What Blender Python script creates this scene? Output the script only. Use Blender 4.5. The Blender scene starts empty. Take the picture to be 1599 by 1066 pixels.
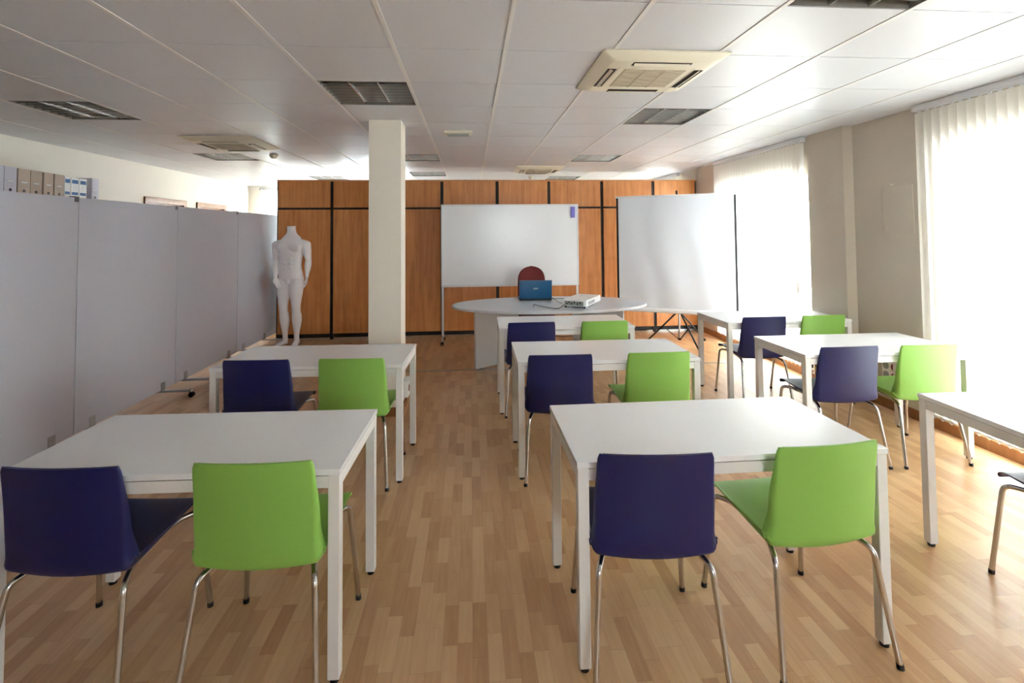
import bpy, bmesh, math, random
from math import sin, cos, pi, radians, atan2, sqrt
from mathutils import Vector, Matrix

SC = bpy.context.scene
COL = SC.collection
rnd = random.Random(7)
H = 2.567           # ceiling height

# ------------------------------------------------------------------ materials
def lin(c):
    return tuple(((v / 255) / 12.92 if v / 255 <= .04045 else ((v / 255 + .055) / 1.055) ** 2.4) for v in c) + (1.0,)

def N(nt, t, **kw):
    n = nt.nodes.new(t)
    for k, v in kw.items():
        setattr(n, k, v)
    return n

def pbr(name, rgb, rough=.5, metal=0.0, spec=.5, var=.04, scale=18.0, bump=0.0, stretch=None):
    m = bpy.data.materials.new(name)
    m.use_nodes = True
    nt = m.node_tree
    b = nt.nodes['Principled BSDF']
    b.inputs['Roughness'].default_value = rough
    b.inputs['Metallic'].default_value = metal
    b.inputs['Specular IOR Level'].default_value = spec
    tc = N(nt, 'ShaderNodeTexCoord')
    src = tc.outputs['Object']
    if stretch:
        mp = N(nt, 'ShaderNodeMapping')
        mp.inputs['Scale'].default_value = stretch
        nt.links.new(src, mp.inputs[0]); src = mp.outputs[0]
    nz = N(nt, 'ShaderNodeTexNoise')
    nz.inputs['Scale'].default_value = scale
    nz.inputs['Detail'].default_value = 3
    nt.links.new(src, nz.inputs['Vector'])
    mx = N(nt, 'ShaderNodeMix', data_type='RGBA')
    c = lin(rgb)
    mx.inputs[6].default_value = tuple(v * (1 - var) for v in c[:3]) + (1,)
    mx.inputs[7].default_value = tuple(min(1, v * (1 + var)) for v in c[:3]) + (1,)
    nt.links.new(nz.outputs['Fac'], mx.inputs[0])
    nt.links.new(mx.outputs[2], b.inputs['Base Color'])
    if bump:
        bp = N(nt, 'ShaderNodeBump')
        bp.inputs['Strength'].default_value = bump
        bp.inputs['Distance'].default_value = .002
        nt.links.new(nz.outputs['Fac'], bp.inputs['Height'])
        nt.links.new(bp.outputs[0], b.inputs['Normal'])
    return m

def math_(nt, op, a, b=None):
    n = N(nt, 'ShaderNodeMath', operation=op)
    for i, v in enumerate((a, b)):
        if v is None: continue
        if isinstance(v, (int, float)): n.inputs[i].default_value = v
        else: nt.links.new(v, n.inputs[i])
    return n.outputs[0]

def ramp(nt, fac, stops):
    r = N(nt, 'ShaderNodeValToRGB')
    e = r.color_ramp.elements
    while len(e) < len(stops): e.new(.5)
    for el, (p, c) in zip(e, stops):
        el.position = p; el.color = lin(c)
    nt.links.new(fac, r.inputs[0])
    return r.outputs[0]

def floor_mat():
    m = bpy.data.materials.new('laminate_planks'); m.use_nodes = True
    nt = m.node_tree; b = nt.nodes['Principled BSDF']
    tc = N(nt, 'ShaderNodeTexCoord'); sp = N(nt, 'ShaderNodeSeparateXYZ')
    nt.links.new(tc.outputs['Object'], sp.inputs[0])
    W = .057
    row = math_(nt, 'FLOOR', math_(nt, 'DIVIDE', sp.outputs[0], W))
    wn = N(nt, 'ShaderNodeTexWhiteNoise', noise_dimensions='1D'); nt.links.new(row, wn.inputs['W'])
    ln = math_(nt, 'ADD', math_(nt, 'MULTIPLY', wn.outputs['Value'], .14), .19)
    off = math_(nt, 'MULTIPLY', wn.outputs['Value'], 17.3)
    yy = math_(nt, 'ADD', math_(nt, 'DIVIDE', sp.outputs[1], ln), off)
    idx = math_(nt, 'FLOOR', yy)
    cb = N(nt, 'ShaderNodeCombineXYZ'); nt.links.new(row, cb.inputs[0]); nt.links.new(idx, cb.inputs[1])
    w2 = N(nt, 'ShaderNodeTexWhiteNoise', noise_dimensions='2D'); nt.links.new(cb.outputs[0], w2.inputs['Vector'])
    # grain, shifted per strip
    ad = N(nt, 'ShaderNodeVectorMath', operation='MULTIPLY_ADD')
    nt.links.new(w2.outputs['Color'], ad.inputs[0]); ad.inputs[1].default_value = (7, 7, 7)
    nt.links.new(tc.outputs['Object'], ad.inputs[2])
    mp = N(nt, 'ShaderNodeMapping'); mp.inputs['Scale'].default_value = (30, 2.2, 1)
    nt.links.new(ad.outputs[0], mp.inputs[0])
    nz = N(nt, 'ShaderNodeTexNoise'); nz.inputs['Scale'].default_value = 1.6; nz.inputs['Detail'].default_value = 5
    nz.inputs['Distortion'].default_value = .9
    nt.links.new(mp.outputs[0], nz.inputs['Vector'])
    f = math_(nt, 'ADD', math_(nt, 'MULTIPLY', w2.outputs['Value'], .5), math_(nt, 'MULTIPLY', nz.outputs['Fac'], .5))
    col = ramp(nt, f, [(.10, (170, 124, 84)), (.42, (194, 151, 109)), (.66, (206, 166, 123)), (1, (219, 183, 141))])
    # thin joints
    fx = math_(nt, 'FRACT', math_(nt, 'DIVIDE', sp.outputs[0], W))
    fy = math_(nt, 'FRACT', yy)
    jx = math_(nt, 'LESS_THAN', fx, .025); jy = math_(nt, 'LESS_THAN', fy, .008)
    j = math_(nt, 'MULTIPLY', math_(nt, 'MAXIMUM', jx, jy), .28)
    mx = N(nt, 'ShaderNodeMix', data_type='RGBA')
    nt.links.new(j, mx.inputs[0]); nt.links.new(col, mx.inputs[6]); mx.inputs[7].default_value = lin((105, 66, 40))
    nt.links.new(mx.outputs[2], b.inputs['Base Color'])
    b.inputs['Roughness'].default_value = .3
    b.inputs['Specular IOR Level'].default_value = .5
    return m

def wood_mat(name, stops, sx=22, sz=1.4, rough=.38):
    m = bpy.data.materials.new(name); m.use_nodes = True
    nt = m.node_tree; b = nt.nodes['Principled BSDF']
    tc = N(nt, 'ShaderNodeTexCoord'); oi = N(nt, 'ShaderNodeObjectInfo')
    ad = N(nt, 'ShaderNodeVectorMath', operation='MULTIPLY_ADD')
    cb = N(nt, 'ShaderNodeCombineXYZ')
    for i in range(3): nt.links.new(oi.outputs['Random'], cb.inputs[i])
    nt.links.new(cb.outputs[0], ad.inputs[0]); ad.inputs[1].default_value = (9, 5, 13)
    nt.links.new(tc.outputs['Object'], ad.inputs[2])
    mp = N(nt, 'ShaderNodeMapping'); mp.inputs['Scale'].default_value = (sx, sx, sz)
    nt.links.new(ad.outputs[0], mp.inputs[0])
    nz = N(nt, 'ShaderNodeTexNoise'); nz.inputs['Scale'].default_value = 1; nz.inputs['Detail'].default_value = 5
    nz.inputs['Distortion'].default_value = .7
    nt.links.new(mp.outputs[0], nz.inputs['Vector'])
    n2 = N(nt, 'ShaderNodeTexNoise'); n2.inputs['Scale'].default_value = 5.5; n2.inputs['Detail'].default_value = 2
    nt.links.new(ad.outputs[0], n2.inputs['Vector'])
    f = math_(nt, 'ADD', math_(nt, 'MULTIPLY', nz.outputs['Fac'], .75), math_(nt, 'MULTIPLY', n2.outputs['Fac'], .25))
    nt.links.new(ramp(nt, f, stops), b.inputs['Base Color'])
    b.inputs['Roughness'].default_value = rough
    return m

def slat_mat():
    m = bpy.data.materials.new('blind_fabric'); m.use_nodes = True
    nt = m.node_tree; nt.nodes.remove(nt.nodes['Principled BSDF'])
    tc = N(nt, 'ShaderNodeTexCoord')
    wv = N(nt, 'ShaderNodeTexNoise'); wv.inputs['Scale'].default_value = 220
    nt.links.new(tc.outputs['Object'], wv.inputs['Vector'])
    c = ramp(nt, wv.outputs['Fac'], [(.3, (232, 228, 220)), (.7, (243, 240, 234))])
    d = N(nt, 'ShaderNodeBsdfDiffuse'); t = N(nt, 'ShaderNodeBsdfTranslucent'); mx = N(nt, 'ShaderNodeMixShader')
    nt.links.new(c, d.inputs['Color']); nt.links.new(c, t.inputs['Color'])
    mx.inputs[0].default_value = .40
    nt.links.new(d.outputs[0], mx.inputs[1]); nt.links.new(t.outputs[0], mx.inputs[2])
    nt.links.new(mx.outputs[0], nt.nodes['Material Output'].inputs[0])
    return m

def glass_mat():
    m = bpy.data.materials.new('window_glass'); m.use_nodes = True
    nt = m.node_tree; nt.nodes.remove(nt.nodes['Principled BSDF'])
    t = N(nt, 'ShaderNodeBsdfTransparent'); g = N(nt, 'ShaderNodeBsdfGlossy'); mx = N(nt, 'ShaderNodeMixShader')
    t.inputs['Color'].default_value = (.95, .97, .97, 1); g.inputs['Roughness'].default_value = .02
    nz = N(nt, 'ShaderNodeTexNoise'); nz.inputs['Scale'].default_value = 2
    fac = math_(nt, 'ADD', math_(nt, 'MULTIPLY', nz.outputs['Fac'], .02), .05)
    nt.links.new(fac, mx.inputs[0]); nt.links.new(t.outputs[0], mx.inputs[1]); nt.links.new(g.outputs[0], mx.inputs[2])
    nt.links.new(mx.outputs[0], nt.nodes['Material Output'].inputs[0])
    return m

M = dict(
    floor=floor_mat(),
    cab=wood_mat('cherry_laminate', [(.3, (188, 118, 64)), (.5, (210, 140, 81)), (.72, (224, 158, 99))]),
    oak=wood_mat('oak_trim', [(.3, (132, 84, 46)), (.7, (164, 112, 68))], sx=14),
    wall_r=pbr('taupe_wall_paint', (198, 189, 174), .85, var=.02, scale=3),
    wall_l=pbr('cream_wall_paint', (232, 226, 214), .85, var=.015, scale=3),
    column=pbr('cream_column_paint', (238, 231, 219), .7, var=.015, scale=4),
    tile=pbr('ceiling_tile_white', (206, 208, 213), .36, var=.02, scale=6),
    runner=pbr('runner_white', (222, 220, 218), .45, var=.01),
    void=pbr('ceiling_void_dark', (60, 56, 54), .9),
    white=pbr('white_lacquer', (236, 236, 236), .42, var=.01, scale=30),
    top=pbr('white_laminate', (238, 238, 240), .27, var=.012, scale=9),
    apron=pbr('white_steel', (228, 226, 224), .4, var=.012, scale=30),
    black=pbr('black_plastic', (22, 22, 24), .5),
    cabblack=pbr('black_laminate', (24, 21, 22), .55),
    navy=pbr('navy_plastic', (12, 20, 80), .42, var=.06, scale=60, bump=.05),
    lime=pbr('lime_plastic', (138, 190, 88), .42, var=.03, scale=60, bump=.05),
    chrome=pbr('chrome', (200, 198, 196), .16, metal=1, var=.03),
    steel=pbr('brushed_steel', (178, 178, 180), .32, metal=1, var=.05),
    silver=pbr('silver_paint', (176, 178, 184), .4, metal=.5, var=.03),
    louver=pbr('louver_aluminium', (188, 187, 184), .25, metal=.85, var=.08),
    housing=pbr('lamp_housing_grey', (132, 128, 122), .45),
    tube=pbr('tube_glass_white', (225, 225, 222), .25),
    divider=pbr('divider_grey_melamine', (203, 206, 220), .45, var=.015, scale=4),
    bracket=pbr('bracket_grey', (112, 112, 120), .45, metal=.3),
    board=pbr('whiteboard_enamel', (236, 238, 243), .22, var=.02, scale=3),
    alu=pbr('white_aluminium', (222, 224, 228), .35, var=.02),
    eraser=pbr('eraser_violet_felt', (118, 114, 196), .8),
    screen=pbr('screen_fabric', (216, 219, 227), .7, var=.012, scale=40),
    desk=pbr('light_grey_melamine', (206, 209, 216), .34, var=.012, scale=12),
    deskedge=pbr('desk_edge_grey', (120, 122, 130), .5),
    red=pbr('burgundy_fabric', (100, 30, 32), .85, var=.12, scale=120, bump=.2),
    laptop=pbr('petrol_blue_lid', (14, 84, 128), .28, var=.08, scale=90),
    mann=pbr('mannequin_white', (246, 243, 247), .5, var=.01),
    ac=pbr('cream_plastic', (232, 226, 206), .45, var=.012),
    acgrille=pbr('beige_grille', (196, 184, 160), .6),
    acdark=pbr('duct_dark', (52, 44, 36), .7),
    beige=pbr('beige_plastic', (226, 218, 200), .5),
    lens=pbr('lens_grey', (150, 154, 150), .3),
    tan=pbr('kraft_tan_card', (196, 178, 160), .8, var=.03),
    lilac=pbr('white_lilac_card', (214, 212, 224), .8, var=.02),
    label=pbr('blue_label', (40, 92, 150), .6),
    ink=pbr('printed_grey', (150, 150, 160), .8),
    socketred=pbr('red_socket', (120, 20, 22), .4),
    green=pbr('leaf_green', (96, 150, 46), .5, var=.2),
    terra=pbr('terracotta_pot', (160, 90, 60), .8, var=.1),
    sheer=None, slat=slat_mat(), glass=glass_mat(),
)
M['sheer'] = M['slat']

# ------------------------------------------------------------------ geometry helpers
class MB:
    def __init__(s):
        s.bm = bmesh.new(); s.mi = 0; s.mats = []
    def mat(s, m):
        if m not in s.mats: s.mats.append(m)
        s.mi = s.mats.index(m); return s
    def _fin(s, faces):
        for f in faces: f.material_index = s.mi
    def box(s, x0, x1, y0, y1, z0, z1, bev=0.0, seg=2):
        v = [s.bm.verts.new(p) for p in ((x0,y0,z0),(x1,y0,z0),(x1,y1,z0),(x0,y1,z0),(x0,y0,z1),(x1,y0,z1),(x1,y1,z1),(x0,y1,z1))]
        fs = [s.bm.faces.new([v[i] for i in q]) for q in ((3,2,1,0),(4,5,6,7),(0,1,5,4),(1,2,6,5),(2,3,7,6),(3,0,4,7))]
        s._fin(fs)
        if bev:
            ed = list({e for f in fs for e in f.edges})
            r = bmesh.ops.bevel(s.bm, geom=ed, offset=bev, segments=seg, profile=.7, affect='EDGES')
            s._fin(r['faces'])
        return s
    def obox(s, c, size, rz=0, ry=0, rx=0, bev=0.0):
        n0 = set(s.bm.verts)
        hx, hy, hz = (d / 2 for d in size)
        s.box(-hx, hx, -hy, hy, -hz, hz, bev)
        nv = [v for v in s.bm.verts if v not in n0]
        mtx = Matrix.Translation(c) @ Matrix.Rotation(rz, 4, 'Z') @ Matrix.Rotation(ry, 4, 'Y') @ Matrix.Rotation(rx, 4, 'X')
        for v in nv: v.co = mtx @ v.co
        return s
    def rings(s, rings, cap=True, closed=True, loop=False):
        R = [[s.bm.verts.new(p) for p in r] for r in rings]
        fs = []
        k = len(R[0])
        pairs = list(zip(R, R[1:])) + ([(R[-1], R[0])] if loop else [])
        for a, b in pairs:
            for i in range(k if closed else k - 1):
                j = (i + 1) % k
                fs.append(s.bm.faces.new((a[i], a[j], b[j], b[i])))
        if cap and not loop:
            fs.append(s.bm.faces.new(list(reversed(R[0])))); fs.append(s.bm.faces.new(R[-1]))
        s._fin(fs); return s
    def cyl(s, p0, p1, r0, r1=None, n=16, cap=True):
        r1 = r0 if r1 is None else r1
        p0 = Vector(p0); p1 = Vector(p1); d = (p1 - p0).normalized()
        a = d.orthogonal().normalized(); b = d.cross(a)
        return s.rings([[p + (a * cos(2*pi*i/n) + b * sin(2*pi*i/n)) * r for i in range(n)] for p, r in ((p0, r0), (p1, r1))], cap)
    def tube(s, pts, r, n=10, cap=True, flat=None):
        pts = [Vector(p) for p in pts]
        rs = r if isinstance(r, (list, tuple)) else [r] * len(pts)
        ref = None; out = []
        for i, p in enumerate(pts):
            d = (pts[min(i+1, len(pts)-1)] - pts[max(i-1, 0)]).normalized()
            if ref is None: ref = d.orthogonal().normalized()
            a = (ref - d * ref.dot(d)).normalized(); ref = a; b = d.cross(a)
            out.append([p + (a * cos(2*pi*k/n) + b * sin(2*pi*k/n)) * rs[i] for k in range(n)])
        return s.rings(out, cap)
    def lathe(s, prof, n=24, c=(0, 0, 0), cap=True):
        c = Vector(c)
        return s.rings([[c + Vector((r * cos(2*pi*i/n), r * sin(2*pi*i/n), z)) for i in range(n)] for r, z in prof], cap)
    def ball(s, c, r, n=14, m=9, sx=1, sy=1, sz=1):
        c = Vector(c)
        rg = []
        for j in range(1, m):
            t = pi * j / m
            rg.append([c + Vector((r*sx*sin(t)*cos(2*pi*i/n), r*sy*sin(t)*sin(2*pi*i/n), -r*sz*cos(t))) for i in range(n)])
        return s.rings(rg)
    def build(s, name, mat=None, parent=None, loc=(0, 0, 0), rz=0.0, smooth=35, coll=True):
        bmesh.ops.recalc_face_normals(s.bm, faces=s.bm.faces)
        me = bpy.data.meshes.new(name)
        s.bm.to_mesh(me); s.bm.free()
        for m in (s.mats or [mat]): me.materials.append(m)
        if smooth:
            me.shade_smooth(); me.set_sharp_from_angle(angle=radians(smooth))
        o = bpy.data.objects.new(name, me); COL.objects.link(o)
        o.location = loc; o.rotation_euler = (0, 0, rz)
        if parent: o.parent = parent
        return o

def spline(pts, per=8):
    P = [Vector(p) for p in pts]; out = []
    for i in range(len(P) - 1):
        a = P[max(i-1, 0)]; b = P[i]; c = P[i+1]; d = P[min(i+2, len(P)-1)]
        for k in range(per):
            t = k / per
            out.append(.5 * ((2*b) + (-a + c)*t + (2*a - 5*b + 4*c - d)*t*t + (-a + 3*b - 3*c + d)*t**3))
    out.append(P[-1]); return out

def bend(pts, r=.03, n=6):
    """polyline with rounded corners"""
    P = [Vector(p) for p in pts]; out = [P[0]]
    for a, b, c in zip(P, P[1:], P[2:]):
        u = (a - b); v = (c - b)
        q = min(r, u.length * .49, v.length * .49)
        s = b + u.normalized() * q; e = b + v.normalized() * q
        for k in range(n + 1):
            t = k / n
            out.append((1-t)**2 * s + 2*t*(1-t) * b + t*t * e)
    out.append(P[-1]); return out

def thing(name, label, cat, loc=(0, 0, 0), rz=0.0, group=None):
    o = bpy.data.objects.new(name, None); COL.objects.link(o)
    o.location = loc; o.rotation_euler = (0, 0, rz)
    o.empty_display_size = .1
    return tag(o, label, cat, group)

def tag(o, label, cat, group=None):
    o['label'] = label; o['category'] = cat
    if group: o['group'] = group
    return o

def struct(o, label=None):
    o['kind'] = 'structure'
    if label: o['label'] = label
    return o

def dup(root, loc, rz, label, group=None, swap=None):
    r = root.copy(); COL.objects.link(r)
    r.location = loc; r.rotation_euler = (0, 0, rz); r['label'] = label
    if group: r['group'] = group
    for ch in list(root.children):
        c = ch.copy(); COL.objects.link(c); c.parent = r
        if swap and ch.data in swap: c.data = swap[ch.data]
        for g in list(ch.children):
            d = g.copy(); COL.objects.link(d); d.parent = c
    return r

# ------------------------------------------------------------------ room shell
XL, XR, XF = -4.55, 3.66, 3.61
YB, YF = 10.5, -2.2
m = MB(); m.box(XL - .2, XR + .2, YF - .2, YB + .2, -.1, 0)
struct(m.build('floor', M['floor'], smooth=0), 'light oak strip laminate floor')

LIGHTS = [(-6, 3), (-2, 2), (2, 3), (2, 7), (-2, 7), (-6, 7), (-2, 10), (2, 11), (2, -1), (-5, 11), (-6, -1), (-2, -2)]
GX, GY = .194, 2.055
m = MB().mat(M['tile'])
def tilequad(x0, x1, y0, y1):
    g = .0025
    m.box(x0 + g, x1 - g, y0 + g, y1 - g, H, H + .012)
for k in range(-8, 6):
    for j in range(-8, 15):
        if (k, j) in LIGHTS: continue
        x0 = max(GX + .6*k, XL); x1 = min(GX + .6*(k+1), XR); y0 = max(GY + .6*j, YF); y1 = min(GY + .6*(j+1), YB)
        if x1 - x0 > .02 and y1 - y0 > .02: tilequad(x0, x1, y0, y1)
m.mat(M['void']).box(XL - .2, XR + .2, YF - .2, YB + .2, 2.80, 2.9)
struct(m.build('ceiling', smooth=0), 'suspended ceiling of white square tiles')
m = MB()
for k in range(-7, 6):
    x = GX + .6*k
    m.box(x - .011, x + .011, YF, YB, H - .004, H - .0005)
struct(m.build('trim_1', M['runner'], smooth=0), 'white ceiling grid runners')

# left wall with two doors
def wall_y(name, x0, x1, ya, yb, holes, mat, z1=2.8):
    m = MB(); y = ya
    for (h0, h1, z0, zt) in sorted(holes):
        m.box(x0, x1, y, h0, 0, z1)
        if z0 > 0: m.box(x0, x1, h0, h1, 0, z0)
        m.box(x0, x1, h0, h1, zt, z1); y = h1
    m.box(x0, x1, y, yb, 0, z1)
    return struct(m.build(name, mat, smooth=0))
wall_y('wall_left', XL - .2, XL, YF - .2, YB + .2, [(7.30, 8.16, 0, 2.04), (8.62, 9.44, 0, 2.04)], M['wall_l'])['label'] = 'cream painted wall behind the divider'
for n, (a, b) in enumerate(((7.30, 8.16), (8.62, 9.44)), 1):
    fr = MB(); t = .075
    fr.box(XL - .02, XL + .022, a - t, a, 0, 2.04 + t, .004); fr.box(XL - .02, XL + .022, b, b + t, 0, 2.04 + t, .004)
    fr.box(XL - .02, XL + .024, a - t, b + t, 2.04, 2.04 + t + .002, .004)
    d = MB(); d.box(XL - .06, XL - .02, a, b, .006, 2.04)
    o = struct(d.build('door_%d' % n, M['oak'], smooth=0), 'oak door in the cream wall beyond the divider, %s the back window' % ('farther from' if n == 1 else 'closer to'))
    fr.build('frame', M['oak'], o)
    h = MB(); h.cyl((XL - .02, a + .07, 1.03), (XL + .05, a + .07, 1.03), .009); h.cyl((XL + .05, a + .07, 1.03), (XL + .05, a + .19, 1.03), .009)
    h.build('handle', M['steel'], o)

# back wall with a wide window
m = MB(); m.box(XL, -4.25, YB, YB + .2, 0, 2.8); m.box(-1.4, XR, YB, YB + .2, 0, 2.8)
m.box(-4.25, -1.4, YB, YB + .2, 0, .9); m.box(-4.25, -1.4, YB, YB + .2, 2.42, 2.8)
struct(m.build('wall_back', M['wall_l'], smooth=0), 'cream wall far behind the cabinets')
FILL_WIN = (.7, 1.9, 1.25, 2.1)  # opening for the added window that brightens the near side
m = MB(); m.box(XL, FILL_WIN[0], YF - .2, YF, 0, 2.8); m.box(FILL_WIN[1], XR, YF - .2, YF, 0, 2.8); m.box(FILL_WIN[0], FILL_WIN[1], YF - .2, YF, 0, FILL_WIN[2]); m.box(FILL_WIN[0], FILL_WIN[1], YF - .2, YF, FILL_WIN[3], 2.8)
struct(m.build('wall_front', M['wall_l'], smooth=0), 'cream wall behind the viewer')

# right wall: near half at XR, pilaster, far half at XF
WIN1 = (.75, 3.49, .10, 2.20); WIN2 = (5.0, 6.78, .10, 2.16); WIN3 = (7.85, 9.9, .10, 2.3)
m = MB()
def wseg(x, a, b, hole=None):
    if hole:
        h0, h1, z0, z1 = hole
        m.box(x, x + .3, a, h0, 0, 2.8); m.box(x, x + .3, h1, b, 0, 2.8)
        m.box(x, x + .3, h0, h1, 0, z0); m.box(x, x + .3, h0, h1, z1, 2.8)
    else: m.box(x, x + .3, a, b, 0, 2.8)
wseg(XR, YF, 4.43, WIN1)
wseg(3.56, 4.43, 4.92)
wseg(XF, 4.92, 7.4, WIN2); wseg(XF, 7.4, YB, WIN3)
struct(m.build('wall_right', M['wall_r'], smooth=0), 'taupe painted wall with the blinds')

def window(n, wall_x, w, label):
    y0, y1, z0, z1 = w; x = wall_x + .16
    f = MB(); t = .05
    f.box(x, x + .06, y0, y0 + t, z0, z1); f.box(x, x + .06, y1 - t, y1, z0, z1)
    f.box(x, x + .06, y0, y1, z0, z0 + t); f.box(x, x + .06, y0, y1, z1 - t, z1)
    f.box(x, x + .06, y0, y1, .93, 1.0)
    k = max(2, round((y1 - y0) / .9))
    for i in range(1, k):
        yy = y0 + (y1 - y0) * i / k
        f.box(x + .005, x + .055, yy - .03, yy + .03, z0, z1)
    o = struct(f.build('window_%d' % n, M['alu'], smooth=0), label)
    p = MB(); p.box(x + .026, x + .032, y0 + t, y1 - t, z0 + t, z1 - t); p.build('pane', M['glass'], o, smooth=0)
    s = MB(); s.box(wall_x + .01, x, y0, y1, z0 - .02, z0); s.build('sill', M['alu'], o, smooth=0)
window(1, XR, WIN1, 'tall window behind the blind closest to the tables')
window(2, XF, WIN2, 'tall window behind the blind beside the projection screen')
window(3, XF, WIN3, 'tall window beyond the wooden cabinets')
f = MB(); yb = YB + .1
for a, b, c, d in ((-4.25, -1.4, .9, .96), (-4.25, -1.4, 2.36, 2.42)): f.box(a, b, yb, yb + .06, c, d)
for i in range(4):
    x = -4.25 + i * (2.85 - .06) / 3; f.box(x, x + .06, yb, yb + .06, .9, 2.42)
o = struct(f.build('window_4', M['alu'], smooth=0), 'wide bright window in the back wall')
p = MB(); p.box(-4.2, -1.45, yb + .027, yb + .033, .96, 2.36); p.build('pane', M['glass'], o, smooth=0)
s = MB(); s.box(-4.3, -1.35, YB - .04, yb, .88, .9); s.build('sill', M['alu'], o, smooth=0)

f = MB(); yf = YF - .12  # unseen window, added as fill light for the foreground
for a, b, c, d in ((FILL_WIN[0], FILL_WIN[1], FILL_WIN[2], FILL_WIN[2] + .05), (FILL_WIN[0], FILL_WIN[1], FILL_WIN[3] - .05, FILL_WIN[3])): f.box(a, b, yf, yf + .06, c, d)
for x in (FILL_WIN[0], (FILL_WIN[0] + FILL_WIN[1]) / 2 - .025, FILL_WIN[1] - .05): f.box(x, x + .05, yf, yf + .06, FILL_WIN[2], FILL_WIN[3])
o = struct(f.build('window_5', M['alu'], smooth=0), 'unseen window added as fill light in the wall behind the viewer')
p = MB(); p.box(FILL_WIN[0] + .05, FILL_WIN[1] - .05, yf + .027, yf + .033, FILL_WIN[2] + .05, FILL_WIN[3] - .05); p.build('pane', M['glass'], o, smooth=0)
# baseboards
m = MB()
m.box(XR - .014, XR, YF, 4.43, 0, .085, .003); m.box(3.546, XR, 4.416, 4.43, 0, .085, .003); m.box(3.546, 3.56, 4.416, 4.934, 0, .085, .003)
m.box(XF - .014, XF, 4.92, YB, 0, .085, .003)
struct(m.build('baseboard_right', M['oak'], smooth=0), 'oak skirting along the window wall')
m = MB()
for a, b in ((YF, 7.22), (8.24, 8.54), (9.52, YB)): m.box(XL, XL + .014, a, b, 0, .085, .003)
struct(m.build('baseboard_left', M['oak'], smooth=0), 'oak skirting along the cream wall')
m = MB(); m.box(XL + .014, XF - .014, YB - .014, YB, 0, .085, .003)
struct(m.build('baseboard_back', M['oak'], smooth=0))

# column with wooden base
CX0, CX1, CY0, CY1 = -.885, -.605, 4.36, 4.64
m = MB(); m.box(CX0, CX1, CY0, CY1, 0, 2.8, .004)
struct(m.build('column', M['column'], smooth=0), 'square cream column in the middle of the room')
m = MB(); t = .014
m.box(CX0 - t, CX1 + t, CY0 - t, CY0, 0, .075, .003); m.box(CX0 - t, CX1 + t, CY1, CY1 + t, 0, .075, .003)
m.box(CX0 - t, CX0, CY0, CY1, 0, .075, .003); m.box(CX1, CX1 + t, CY0, CY1, 0, .075, .003)
struct(m.build('trim_2', M['oak'], smooth=0), 'oak skirting round the column')
m = MB(); m.box(XL + .02, XF - .02, 5.70, 5.735, 0, .004, .0015)
struct(m.build('trim_3', M['steel'], smooth=0), 'thin metal joint strip across the floor')

# ------------------------------------------------------------------ ceiling fittings
GL = 'louvred ceiling lights'
def make_light(label, loc):
    t = thing('ceiling_light', label, 'ceiling light', loc, 0, GL)
    a = .2955
    h = MB()
    h.box(-a, a, -a, a, .085, .09)
    for s in (-1, 1):
        h.box(min(s*a, s*(a-.006)), max(s*a, s*(a-.006)), -a, a, 0, .088); h.box(-a, a, min(s*a, s*(a-.006)), max(s*a, s*(a-.006)), 0, .088)
    h.build('housing', M['housing'], t, smooth=0)
    for s in (-1, 0, 1):
        b = MB(); b.cyl((s*.19, -.26, .06), (s*.19, .26, .06), .013, n=12); b.build('tube', M['tube'], t)
    l = MB()
    for s in (-1, 1):
        x = s * .095
        l.rings([[(x - .012, y, .052), (x + .012, y, .052), (x + .004, y, .003), (x - .004, y, .003)] for y in (-a + .006, a - .006)])
    for i in range(1, 8):
        y = -a + i * 2*a/8
        l.rings([[(x, y - .006, .05), (x, y + .006, .05), (x, y + .0015, .004), (x, y - .0015, .004)] for x in (-a + .006, a - .006)])
    l.build('louver_grid', M['louver'], t, smooth=0)
    return t
light_labels = {
    (-6, 3): 'grey louvred light in the ceiling over the file boxes and divider',
    (-2, 2): 'grey louvred light in the ceiling just in front of the cream column',
    (2, 3): 'grey louvred light in the ceiling right behind the cream air conditioner by the windows',
    (2, 7): 'grey louvred light in the ceiling above the projection screen tripod',
    (-2, 7): 'grey louvred light behind the column, before the wooden cabinets',
    (-6, 7): 'grey louvred light in the ceiling behind the air conditioner on the divider side',
    (-2, 10): 'grey louvred light over the cabinets, seen past the column',
    (2, 11): 'grey louvred light over the cabinets, behind the back air conditioner',
    (2, -1): 'grey louvred light cut by the top of the picture, in front of the air conditioner',
    (-5, 11): 'grey louvred light far back, above the corner of cabinets and mannequin',
    (-6, -1): 'grey louvred ceiling light above the viewer near the cream wall',
    (-2, -2): 'grey louvred ceiling light above the viewer in the middle',
}
L0 = None
for kj in LIGHTS:
    loc = (GX + .6*kj[0] + .3, GY + .6*kj[1] + .3, H)
    if L0 is None: L0 = make_light(light_labels[kj], loc)
    else: dup(L0, loc, 0, light_labels[kj])

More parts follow.
